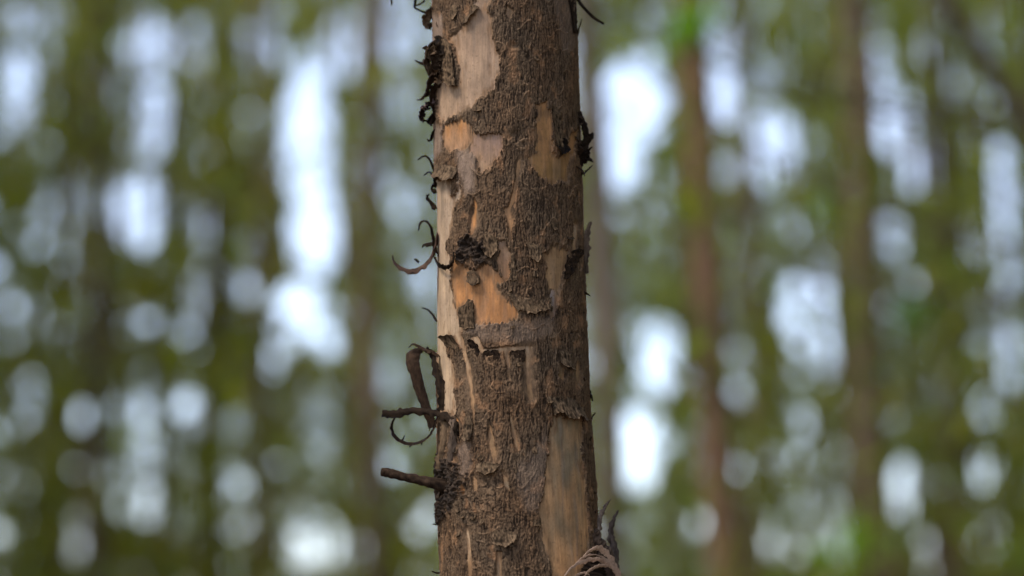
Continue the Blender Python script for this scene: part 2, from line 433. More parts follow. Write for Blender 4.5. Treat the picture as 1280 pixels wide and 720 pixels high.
# ---- curls, flakes and stubs of the peeling trunk
def smooth_path(pts, n):
    p = np.asarray(pts, float)
    m = len(p)
    if m == 2:
        t = np.linspace(0, 1, n)[:, None]; return p[0] * (1 - t) + p[1] * t
    out = []
    q = np.vstack([2 * p[0] - p[1], p, 2 * p[-1] - p[-2]])
    for t in np.linspace(0, m - 1 - 1e-6, n):
        i = int(t); u = t - i
        a, b, c, d = q[i], q[i + 1], q[i + 2], q[i + 3]
        out.append(.5 * (2 * b + (c - a) * u + (2 * a - 5 * b + 4 * c - d) * u * u + (3 * b - a - 3 * c + d) * u ** 3))
    return np.array(out)

DARKC = np.array((.030, .017, .0095)); MIDC = np.array((.10, .062, .034)); INNER = np.array((.17, .10, .06))
_seed = [100]
def curl(pts, width, tilt=(0, 1, 0), cup=.35, thick=1.0, col=DARKC, inner=None, name='bark_curl', rag=.36, n=None, label=None, jit=.45, vary=.6):
    """a ribbon of bark along photograph points (x, y, depth in px towards the camera from the trunk axis);
    width in px along the path, laid across in the direction tilt"""
    _seed[0] += 1; sd_ = _seed[0]
    P = np.array([ray_point(x, y, D - d * PXM) for x, y, d in pts])
    n = n or max(14, int(len(pts) * 9))
    C = smooth_path(P, n)
    wd = np.interp(np.linspace(0, 1, n), np.linspace(0, 1, len(width)), width) * PXM * 1.25
    q_ = np.arange(n)
    C = C + jit * PXM * np.stack([perlin(q_ / 2.6 + 7 * k, np.full(n, 2.5 + k), sd_ + 9) for k in range(3)], -1) * np.clip(q_ / 4., 0, 1)[:, None]
    T = np.gradient(C, axis=0); T /= np.linalg.norm(T, axis=1)[:, None] + 1e-12
    tl = np.array(tilt, float)
    tl = smooth_path(tl, n) if tl.ndim == 2 else np.repeat(tl[None], n, 0)
    B = tl - (tl * T).sum(1)[:, None] * T; B /= np.linalg.norm(B, axis=1)[:, None] + 1e-9
    N = np.cross(T, B)
    K = 7
    vs = []; cs = []
    tt = np.arange(n)
    for side in (0, 1):
        for k in range(K):
            e = (k / (K - 1) - .5) * 2
            ragged = 1 + rag * perlin(tt / 4.5 + 10, np.full(n, e * 3 + 20.0), sd_) * abs(e) ** 2 * 2.0
            off = e * .5 * wd * ragged
            dz = .6 * cup * wd * (e * e - .5) +   .05 * wd * perlin(tt / 6 + 50, np.full(n, e * 2 + 7.0), sd_ + 1)
            tk = thick * PXM * (.5 if side else -.5) * (1 - .5 * abs(e) ** 3)
            tear_ = 2.2 * PXM * float(perlin(e * 2.2 + 31, .5 + sd_, sd_)) * ((tt == n - 1) * 1.0 - (tt == 0)) * np.clip(wd / PXM / 6, 0, 1)
            vs.append(C + B * off[:, None] + N * (dz + tk)[:, None] + T * tear_[:, None])
            v = (1 + vary * (perlin(tt / 9 + 90, np.full(n, e * 9 + 33.0), sd_ + 2) + .4 * perlin(tt / 2.3 + 90, np.full(n, e * 5 + 3.0), sd_ + 3)))[:, None]
            cs.append((inner if (side and inner is not None) else col) * v)
    # order: ring of 2K points per section
    order = list(range(K)) + list(range(2 * K - 1, K - 1, -1))
    A = np.stack([vs[i] for i in order], 1); CC = np.stack([cs[i] for i in order], 1)
    R = 2 * K
    vv = A.reshape(-1, 3)
    f = []
    for i in range(n - 1):
        for j in range(R):
            f.append((i * R + j, i * R + (j + 1) % R, (i + 1) * R + (j + 1) % R, (i + 1) * R + j))
    for i in (0, n - 1):
        for j in range(K - 1):
            f.append((i * R + j, i * R + j + 1, i * R + R - 2 - j, i * R + R - 1 - j))
    o = put_under(mesh_object(name, vv, f, M_CURL, None, True, np.clip(CC.reshape(-1, 3), .004, 1)), tree)
    o.data.set_sharp_from_angle(angle=math.radians(38))
    if label: o['label'] = label
    return o

def flake(top, bot, l0, l1, bow=0.0, jag=1.6, col=MIDC, inner=None, thick=1.1, name='bark_flake', nu=None, nv=None, power=2.0, label=None):
    """a scale of bark on the trunk, ruled between two photograph outlines, l0 and l1 its lift (px) along them"""
    _seed[0] += 1; sd_ = _seed[0]
    nu = nu or int(max(10, 1.1 * abs(bot[-1][0] - bot[0][0]))); nv = nv or int(max(8, .8 * abs(bot[1][1] - top[1][1])))
    a = smooth_path([(x, y, 0) for x, y in top], nu); b = smooth_path([(x, y, 0) for x, y in bot], nu)
    u = np.linspace(0, 1, nu)
    jb = jag * (perlin(b[:, 0] / 5.1 + 5, np.full(nu, 3.3), sd_) + .7 * perlin(b[:, 0] / 2.3 + 5, np.full(nu, 8.3), sd_))
    ja = .5 * jag * perlin(u * nu / 2.5 + 9, np.full(nu, 6.3), sd_)
    U, Vv = np.meshgrid(u, np.linspace(0, 1, nv))
    X = a[None, :, 0] * (1 - Vv) + b[None, :, 0] * Vv
    Y = (a[None, :, 1] + ja[None]) * (1 - Vv) + (b[None, :, 1] + jb[None]) * Vv
    X = X + .5 * jag * perlin(Vv * nv / 4 + 3, np.where(U < .5, 1.5, 9.5), sd_ + 5) * (np.abs(U - .5) * 2) ** 3
    cord = 1 - 2 * np.abs(perlin(X / 3.0 + sd_, Y / 11 + 3, sd_ + 3)); gr = perlin(X / 1.9, Y / 3.2 + 2, sd_ + 4)
    rel = .75 * (cord - .5) + .8 * gr
    lift = l0 + (l1 - l0) * Vv ** power + bow * np.sin(math.pi * U) * Vv + .8 * perlin(X / 7, Y / 7, sd_ + 7)
    th_ = s_of(X, Y) / HW
    b_ = (360 - Y) / F; dh = D - .075 * np.cos(th_)
    Zf = CAM_H + dh / (CP - b_ * SP) * (SP + b_ * CP)
    axx, r0 = axis_at(Zf)
    def at_lift(l):
        r_ = r0 + l * PXM
        return np.stack([axx + r_ * np.sin(th_), D - r_ * np.cos(th_), Zf], -1).reshape(-1, 3)
    outer, under = at_lift(lift + thick + rel * .9), at_lift(lift)
    ck = np.clip(.45 + .55 * rel, .1, 1.1).reshape(-1, 1) * 1.7
    co_ = col * ck; cu_ = (col if inner is None else inner) * (.6 + .4 * ck)
    vv = np.vstack([outer, under]); q = nu * nv
    f = []
    for j in range(nv - 1):
        for i in range(nu - 1):
            k = j * nu + i
            f.append((k, k + nu, k + nu + 1, k + 1)); f.append((q + k, q + k + 1, q + k + nu + 1, q + k + nu))
    for i in range(nu - 1):
        for k0 in (0, (nv - 1) * nu):
            k = k0 + i; f.append((k, k + 1, q + k + 1, q + k))
    for j in range(nv - 1):
        for i0 in (0, nu - 1):
            k = j * nu + i0; f.append((k, k + nu, q + k + nu, q + k))
    o = put_under(mesh_object(name, vv, f, M_CURL, None, True, np.clip(np.vstack([co_, cu_]), .004, 1)), tree)
    if label: o['label'] = label
    return o

def twig(pts, radii, name='branch_stub', col=DARKC, rough=.25, n=None, label=None, wood=None):
    _seed[0] += 1; sd_ = _seed[0]
    P = np.array([ray_point(x, y, D - d * PXM) for x, y, d in pts])
    n = n or 40
    C = smooth_path(P, n); K = 18
    rad = np.interp(np.linspace(0, 1, n), np.linspace(0, 1, len(radii)), radii) * PXM
    T = np.gradient(C, axis=0); T /= np.linalg.norm(T, axis=1)[:, None]
    B = np.cross(T, np.array((.1, .3, 1.0))); B /= np.linalg.norm(B, axis=1)[:, None]
    N = np.cross(T, B)
    a = np.linspace(0, 2 * math.pi, K, endpoint=False)
    I, A = np.meshgrid(np.arange(n), a, indexing='ij')
    nn = perlin(A / 6.2832 * 6 + 20, I / 2.2 + 4, sd_, 6) + .7 * perlin(A / 6.2832 * 12 + 20, I / 1.0 + 4, sd_ + 1, 12)
    R = rad[:, None] * (1 + rough * nn)
    vv = C[:, None] + R[..., None] * (np.cos(A)[..., None] * B[:, None] + np.sin(A)[..., None] * N[:, None])
    cc = col * (1 + .9 * np.clip(nn, -.6, 1))[..., None]
    vv = vv.reshape(-1, 3); cc = cc.reshape(-1, 3)
    f = [(i * K + j, i * K + (j + 1) % K, (i + 1) * K + (j + 1) % K, (i + 1) * K + j) for i in range(n - 1) for j in range(K)]
    q = len(vv)
    ends = [C[0] + T[0] * rad[0] * .4, C[-1]]
    vv = np.vstack([vv, ends]); cc = np.vstack([cc, [wood if wood is not None else col] * 2])
    for e, i in ((q, 0), (q + 1, n - 1)):
        for j in range(0, K, 2):
            f.append((e, i * K + j, i * K + (j + 1) % K, i * K + (j + 2) % K))
    o = put_under(mesh_object(name, vv, f, M_CURL, None, True, np.clip(cc, .004, 1)), tree)
    if label: o['label'] = label
    return o

# left side, top to bottom
BK = np.array((.015, .009, .005))
curl([(541,20,2),(533,16,4),(526,14,8),(519,9,8),(520,0,6),(523,-8,4)], [9,6,4,6,3], (.2,.9,.3), col=BK)
curl([(541,-6,5),(533,-2,6),(528,3,8),(517,9,9)], [8,6,4,2], (.3,.7,.6), col=BK)
curl([(540,12,10),(534,20,12),(531,28,12),(536,34,10),(540,30,8)], [10,10,8,5], (.7,.6,.2), col=DARKC, inner=MIDC)
curl([(489,0,20),(490,5,20),(490,-8,20)], [2,1.5], (0,1,0), col=BK, name='bark_shred')
curl([(543,84,20),(532,80,14),(524,78,12),(519,75,12)], [8,5,3,1], (.1,.5,.8), col=BK)
curl([(545,52,25),(537,60,30),(533,74,32),(536,90,30),(543,100,24)], [9,13,14,11,6], (.4,.85,.1), cup=.5, col=DARKC, inner=MIDC, rag=.7, jit=1.8)
curl([(553,60,48),(546,66,54),(543,76,54),(546,86,50),(554,90,46)], [10,12,12,10], (.75,.5,.1), cup=.5, col=MIDC, inner=DARKC, rag=.6, jit=1.5)
curl([(548,88,36),(540,94,38),(535,104,36),(534,116,30),(528,123,24),(521,125,22)], [11,11,9,8,5,2], (.4,.85,.2), cup=.4, col=DARKC, rag=.6, jit=1.6)
curl([(546,104,30),(541,112,28),(540,124,26),(543,138,24),(546,150,22)], [8,12,12,10,6], (.5,.8,0), col=BK, inner=DARKC)
curl([(544,128,20),(536,130,22),(529,136,24),(526,146,24),(530,152,22)], [9,10,9,8,5], (.55,.7,.2), cup=.45, rag=.5, jit=1.2, col=np.array((.12,.075,.06)), inner=BK)
curl([(545,140,22),(540,145,24),(535,152,22),(540,157,20)], [8,8,6,3], (.5,.8,.2), col=BK)
curl([(546,160,18),(540,168,16),(538,176,14),(534,174,14)], [8,6,4,2], (.4,.8,.3), col=BK)
curl([(545,222,18),(541,208,16),(537,199,14),(530,195,12),(522,200,12)], [7,6,6,5,2], (.2,.95,.1), col=BK)
curl([(545,232,20),(542,222,18),(537,215,16),(530,219,14)], [6,5,5,2], (.2,.95,.1), col=BK)
curl([(545,262,16),(540,254,14),(534,247,14),(536,243,14)], [9,7,5,2], (.4,.8,.3), col=BK)
curl([(544,240,16),(540,236,14),(541,230,14)], [6,4,2], (.4,.8,.3), col=BK)
curl([(546,318,26),(543,305,22),(541,292,18),(538,282,16),(531,276,14),(525,279,13),(523,288,13)], [10,9,7,6,6,5,2], (.2,.95,.1), col=BK, inner=DARKC)
curl([(543,303,20),(537,305,18),(530,306,16),(528,309,16)], [7,6,4,2], (.1,.6,.7), col=BK)
curl([(547,292,24),(544,308,22),(539,322,20),(530,332,18),(519,338,16),(508,338,15),(497,332,14),(492,326,14),(491,319,14)], [8,10,13,13,11,8,5,3,1.5], (.25,.75,.6), cup=.3, col=np.array((.05,.028,.018)), inner=np.array((.10,.055,.035)), label='long dark bark ribbon hooking away from the trunk')
curl([(524,328,16),(520,325,15),(518,324,15)], [3,1.5], (.1,.4,.8), col=BK, name='bark_shred')
curl([(543,322,28),(548,330,44),(555,334,58),(562,332,66),(567,324,72),(567,315,74)], [3,5,6,6,5,4], (.1,-.9,.3), cup=.2, col=BK, thick=2.0)
curl([(546,402,20),(541,393,18),(535,387,16),(527,385,15)], [4,3.5,2.5,1.2], (.1,.8,.5), col=BK)
curl([(549,446,26),(541,440,24),(533,438,22),(524,433,20),(517,430,20),(511,434,20)], [6,7,7,6,4,1.5], (.2,.9,.4), col=DARKC)
curl([(541,536,22),(536,520,22),(530,503,22),(525,488,22),(520,470,22),(516,455,21),(516,444,18),(522,437,12),(529,438,6)], [8,9,10,11,12,14,15,14,9], (.95,-.25,0), cup=.3, col=DARKC, inner=MIDC * .7, jit=0, rag=.1, label='broad dark bark band bent over like a hook')
curl([(532,437,18),(540,442,24),(544,458,30),(549,475,36),(553,492,40),(552,508,38),(549,522,34)], [5,6,7,10,11,9,7], (.8,-.6,0), cup=.25, col=np.array((.10,.06,.045)), inner=BK)
curl([(572,545,70),(569,532,68),(560,523,60),(546,517,46),(530,514,34),(510,514,26),(492,517,20),(478,516,16)], [9,9,8,7,7,8,9,8], (.05,.4,.9), cup=.4, col=BK, inner=DARKC, thick=1.6, label='straight dark bark ribbon sticking out sideways')
curl([(548,512,30),(545,526,28),(541,538,26),(533,548,24),(521,554,23),(509,554,22),(498,549,21),(491,540,20),(490,530,19),(494,521,19)], [6,7,7,7,8,8,8,8,7,5], (.15,.9,.3), cup=.3, col=BK, inner=np.array((.15,.09,.06)), label='thin bark ribbon curled into a ring')
for q in ((508,553,505,556),(514,555,512,559),(526,552,527,556),(503,551,506,544)):
    curl([(q[0],q[1],22),((q[0]+q[2])/2,(q[1]+q[3])/2,22),(q[2],q[3],22)], [3,2,.8], (.5,.8,.2), col=BK, name='bark_shred', n=6)
curl([(553,520,44),(556,535,50),(555,555,48),(550,575,40),(548,590,34)], [9,11,11,10,8], (.85,-.5,0), cup=-.25, col=MIDC)
curl([(566,524,66),(567,540,70),(564,560,66),(562,580,62)], [6,8,8,6], (.95,-.3,0), cup=-.25, col=np.array((.09,.06,.04)))
twig([(477,590,26),(486,591,28),(505,596,34),(525,600,40),(545,605,44),(566,611,36)], [5.0,5.8,5.4,5.8,7.0,11], col=np.array((.024,.014,.008)), rough=.22, wood=BK, label='broken dead branch stub poking out of a black knot')
for q in ((547,640,18,542,643),(547,655,20,541,655),(549,716,18,540,714)):
    curl([(q[0]+4,q[1]-4,q[2]),(q[0],q[1],q[2]),(q[3],q[4],q[2])], [6,4,1.5], (.4,.8,.3), col=BK, name='bark_shred', n=8)
rs = random.Random(31)
for i in range(44):
    left = i < 28
    y = rs.choice((rs.uniform(-5, 40), rs.uniform(45, 160), rs.uniform(45, 160), rs.uniform(165, 310), rs.uniform(560, 715))) if left else rs.choice((rs.uniform(135, 222), rs.uniform(135, 222), rs.uniform(230, 700)))
    sg = -1 if left else 1
    xe = float(np.interp(y, *(PROF_L if left else PROF_R)))
    ln = rs.uniform(3, 9) * (1.25 if (45 < y < 160 and left) or (135 < y < 222 and not left) else .7)
    dp = rs.uniform(2, 40); up = rs.uniform(-1, 1)
    xr = xe - sg * (93 - math.sqrt(max(0, 93 ** 2 - dp ** 2)) + 1)
    pts = [(xr, y, dp), (xr + sg * ln * .55, y + up * ln * .5, dp + 2), (xr + sg * ln * .9, y + up * ln * 1.1, dp + 3), (xr + sg * ln * rs.uniform(.5, 1.2), y + up * ln * 1.7, dp + 3)]
    curl(pts, [rs.uniform(4, 9), rs.uniform(4, 8), rs.uniform(2, 5), 1], (.4, rs.uniform(.4, .9), rs.uniform(-.6, .6)), cup=rs.uniform(-.4, .5), col=rs.choice((BK, DARKC, DARKC, MIDC * .7)), inner=DARKC, name='bark_shred', n=12, rag=.45)
# right side
twig([(719,-18,10),(723,0,10),(730,10,12),(742,22,12),(755,30,12)], [2.6,2.2,1.9,2.0,1.4], name='dead_twig', col=BK, rough=.12, label='thin dark twig hanging beside the top of the trunk')
curl([(722,44,4),(724,34,4),(727,24,4)], [3,2,1], (.3,.9,0), col=BK, name='bark_shred')
curl([(729,182,20),(735,176,16),(740,170,14),(741,166,14)], [9,11,8,2], (.5,.8,-.3), cup=.4, col=BK)
curl([(724,140,22),(729,152,18),(733,164,16),(732,178,14)], [8,11,12,8], (.5,.8,.2), cup=-.3, col=BK)
curl([(727,190,20),(734,188,16),(740,184,14)], [12,9,2], (.4,.8,.5), cup=.4, col=BK)
curl([(727,196,20),(734,198,16),(741,202,14)], [12,10,2], (.4,.8,.4), cup=.4, col=BK)
curl([(727,218,16),(733,214,14),(740,207,13)], [8,6,2], (.4,.8,.5), cup=.3, col=BK)
curl([(724,205,26),(730,192,22),(731,178,20)], [9,12,8], (.7,.7,0), cup=-.3, col=BK, inner=DARKC)
curl([(729,342,20),(730,325,20),(732,308,18),(734,292,16),(738,277,14)], [13,12,10,7,3], (.85,-.5,0), cup=-.3, col=np.array((.10,.066,.042)))
curl([(727,365,20),(733,367,16),(738,370,14)], [4,2.5,1], (.3,.7,.6), col=BK, name='bark_shred')
curl([(734,525,20),(740,521,16),(744,516,14)], [6,4,1], (.3,.7,.6), col=DARKC, name='bark_shred')
curl([(736,490,16),(739,496,14),(741,501,13)], [6,4,1.5], (.3,.8,.5), col=BK, name='bark_shred')
curl([(747,668,16),(749,654,14),(752,643,13),(757,633,12),(763,625,11)], [8,8,6,4,1], (.7,.6,.2), cup=.45, col=np.array((.14,.10,.075)), inner=BK)
curl([(768,712,18),(769,696,16),(766,678,14),(764,664,13),(767,650,12),(773,638,11)], [13,12,9,7,5,1.5], (.7,.5,.2), cup=.4, col=np.array((.07,.05,.038)))
twig([(742,664,40),(749,682,32),(758,698,24),(764,730,20)], [6,8,10,10], name='branch_stub', col=np.array((.07,.045,.03)), rough=.3)
twig([(743,698,58),(742,708,58),(740,724,60),(739,748,62)], [3,12,19,25], name='knot', col=BK, rough=.3, label='dark burr behind pale curled shreds')
PK = np.array((.40, .26, .175))
for pts, wd in (
    ([(703,724,92),(712,712,93),(722,705,92),(733,701,88),(745,699,80),(756,702,70),(767,711,58),(777,724,48)], [.8,3,5,6,6,5,4,1.5]),
    ([(718,706,90),(727,698,88),(736,694,84),(745,693,76)], [.8,2.5,3,.8]),
    ([(729,695,84),(738,688,81),(747,685,74),(755,689,64),(763,698,54),(770,710,46),(776,724,38)], [1,4,7,8.5,8,7,5]),
    ([(744,693,78),(754,697,68),(763,706,58),(770,717,50),(773,728,46)], [.8,3,4,4,3]),
    ([(728,724,97),(736,714,96),(747,708,88),(757,707,78),(764,710,68)], [.8,4,5,4,1]),
    ([(712,728,97),(721,719,97),(731,716,95),(737,719,92)], [.8,3,3,1])):
    curl(pts, [a_ * .72 for a_ in wd], (.35,-.3,1), cup=-.1, col=PK, inner=PK * .9, thick=.6, rag=.35, jit=.15, vary=.25)

# scales and flaps on the front of the trunk
GB = np.array((.105, .066, .037))
flake([(686,498),(700,496),(714,500),(726,508)], [(688,520),(695,516),(701,523),(710,526),(716,520),(727,526)], 2, 9, bow=4, col=GB, inner=DARKC, jag=3, label='lifted grey flap over the long peeled panel')
flake([(696,430),(704,438),(711,446)], [(695,456),(702,459),(712,464)], 2, 7, bow=2, col=GB, inner=DARKC)
flake([(616,664),(630,662),(646,668)], [(618,680),(630,683),(640,680),(646,674)], 2, 6.5, bow=2, col=GB, inner=DARKC, jag=2.5)
flake([(634,366),(655,372),(676,374),(686,372)], [(646,388),(660,391),(672,391),(686,388)], 2, 6, bow=1, col=MIDC*1.1, inner=DARKC, jag=3)
flake([(556,48),(562,50),(568,58)], [(562,104),(568,107),(575,107)], 3, 7, bow=1, col=MIDC, inner=BK, power=1, jag=2)
flake([(548,46),(553,44),(558,48)], [(552,66),(556,68),(562,70)], 3, 8, col=BK, inner=BK, jag=2)
flake([(584,16),(592,6),(600,8)], [(582,30),(588,26),(601,10)], 2, 6, col=GB, inner=DARKC, jag=2)
flake([(547,205),(556,208),(562,206)], [(548,221),(554,224),(560,218)], 3, 8, bow=4, col=GB, inner=DARKC, jag=1.5)
flake([(556,206),(565,207),(575,210)], [(557,222),(565,227),(574,224)], 3, 9, bow=5, col=GB, inner=DARKC, jag=1.5)
flake([(586,340),(594,338),(602,346)], [(588,354),(595,357),(602,355)], 2, 6, col=MIDC*.8, inner=BK, jag=1.5)
flake([(576,384),(583,381),(589,374),(594,380)], [(579,408),(586,411),(596,410)], 2, 4, col=MIDC*.8, inner=BK, power=.6)
flake([(578,440),(569,436),(562,434)], [(572,420),(564,420),(556,422)], 2, 8, col=MIDC*.8, inner=BK, jag=2, label='bark tongue curling outward at its torn top')
flake([(603,446),(597,444),(592,440)], [(600,430),(594,426),(589,424)], 2, 7, col=DARKC, inner=BK, jag=2)
flake([(625,452),(615,452),(606,450)], [(624,438),(614,438),(606,439)], 2, 4.5, col=DARKC*1.2, inner=BK, jag=2.5)
flake([(656,452),(648,452),(638,450)], [(655,438),(646,438),(637,440)], 2, 4.0, col=DARKC*1.5, inner=BK, jag=2)
flake([(606,294),(614,293),(622,298)], [(608,318),(616,322),(623,316)], 3, 7, bow=2, col=MIDC, inner=BK, jag=3)
flake([(598,580),(610,577),(626,582)], [(600,590),(612,592),(622,589)], 3, 7, bow=2, col=MIDC, inner=BK, jag=2)
flake([(585,522),(590,520),(594,528)], [(584,548),(589,551),(594,546)], 3, 8, bow=2, col=GB*.8, inner=BK, jag=2)
flake([(686,128),(692,134),(697,140)], [(690,178),(695,190),(699,182)], 2, 5, col=MIDC, inner=DARKC, jag=2)
flake([(692,176),(700,172),(706,176)], [(690,186),(698,192),(705,188)], 2, 8, col=BK, inner=BK, jag=3)
flake([(706,318),(716,312),(728,312)], [(700,348),(706,346),(712,338)], 2.5, 5, col=DARKC, inner=BK, jag=3)
flake([(676,304),(668,306),(656,302)], [(674,320),(668,326),(660,320)], 2.5, 6, bow=1.5, col=MIDC, inner=DARKC, jag=3)
flake([(640,320),(638,318),(642,316)], [(637,350),(640,352),(646,348)], 2.5, 4, col=MIDC, inner=DARKC, jag=2)
flake([(706,-4),(712,-4),(718,-2)], [(708,10),(711,40),(714,44)], 2.5, 6, col=DARKC, inner=BK, jag=2)
flake([(566,8),(571,6),(575,8)], [(568,22),(571,25),(574,22)], 2, 5, col=MIDC, inner=BK, jag=2)
rs = random.Random(11)
for i in range(30):                                   # small loose scales
    x = rs.uniform(556, 730); y = rs.uniform(4, 712)
    if y < 560 and rs.random() < .45: y = rs.uniform(560, 712); x = rs.uniform(570, 670)
    sd1 = float(s_of(x, y))
    if max(float(poly_sd(np.array([sd1]), np.array([y]), p[0])[0]) for p in PATCHES) > -5: continue
    wdt = rs.uniform(4, 9); hh = rs.uniform(4, 8)
    flake([(x - wdt / 2, y - hh), (x, y - hh - 1), (x + wdt / 2, y - hh)], [(x - wdt / 2, y), (x, y + 1.5), (x + wdt / 2, y)],
          2.2, rs.uniform(4.2, 6), bow=.5, col=MIDC * rs.uniform(.6, 1.0), inner=DARKC, jag=1.5, nu=9, nv=6, thick=.8, name='bark_scale')

# ---------------------------------------------------------------- the plantation behind
# where the photograph shows sky through the crowns: x, y, half width, half height, how clear
GAPS = [
 (25,110,22,60,.9),(60,30,40,30,.6),(190,60,38,45,.9),(195,150,35,60,.8),(175,265,38,60,.9),(80,255,40,50,.55),(140,120,14,30,.4),
 (250,60,30,40,.6),(330,60,35,40,.75),(385,170,38,110,1.0),(395,290,40,60,.95),(425,60,28,50,.85),(375,385,32,50,1.0),(265,275,30,35,.8),
 (265,370,38,55,.75),(320,310,25,45,.5),(210,410,20,25,.6),(40,490,20,28,.6),(240,520,34,32,.75),(180,580,38,50,.7),(180,510,22,25,.5),
 (75,690,25,30,.65),(110,680,24,40,.5),(315,660,28,28,.7),(375,690,24,26,.75),(430,685,30,30,.8),(250,680,24,25,.45),(200,650,20,30,.4),(495,30,50,60,.75),(500,130,35,50,.55),
 (515,330,25,80,.35),(480,470,18,35,.5),(525,420,25,60,.35),(390,520,30,60,.25),(60,400,25,30,.35),(15,390,15,60,.3),
 (790,130,55,65,.95),(775,200,32,50,.95),(905,110,26,65,.9),(890,40,30,40,.6),(965,180,36,55,.85),(950,90,20,40,.5),(750,330,18,80,.5),
 (750,400,16,40,.55),(825,445,34,55,.8),(795,560,32,60,.9),(866,655,19,19,1.0),(930,260,20,40,.45),(1010,390,42,60,.8),(1030,440,25,40,.6),
 (1085,80,28,60,.8),(1120,150,32,60,.85),(1150,210,30,40,.8),(1190,110,22,50,.6),(1180,180,30,30,.6),(1110,295,26,32,.7),(1040,330,20,35,.5),
 (1255,240,25,80,.85),(1265,330,20,60,.7),(1230,70,28,40,.55),(1200,300,25,40,.5),(1265,440,25,60,.75),(1235,420,18,40,.5),(1135,610,22,42,.85),
 (1035,570,22,26,.55),(1000,630,22,22,.5),(1040,270,14,30,.3),(1180,690,28,40,.75),(1240,650,20,30,.3),(1160,470,24,40,.4),(935,470,12,60,.25),
 (700,100,40,80,.5),(620,300,60,200,.3),(830,310,24,40,.35),(1230,500,20,30,.4),(720,650,30,40,.3),
]
_g = random.Random(17)
for _ in range(300):                                   # the many small chinks between the sprays
    _r = _g.uniform(5, 15)
    GAPS.append((_g.uniform(-20, 1300), _g.uniform(0, 720), _r, _r * _g.uniform(1, 1.5), _g.uniform(.7, 1)))
def sky_map(x, y):
    k = np.zeros(x.shape)
    for gx_, gy_, a, b, v in GAPS:
        q = np.hypot((x - gx_) / a, (y - gy_) / b)
        k = np.maximum(k, np.minimum(.93, v * 1.1) * np.clip((.95 - q) / .2, 0, 1))
    return k

OLV, YEL, DRK, PAL, BRT = (.138, .155, .017), (.24, .225, .013), (.100, .115, .017), (.150, .180, .034), (.22, .38, .03)
RED, BRN, GRY, DKB = (.17, .095, .054), (.11, .075, .048), (.15, .115, .085), (.066, .048, .03)
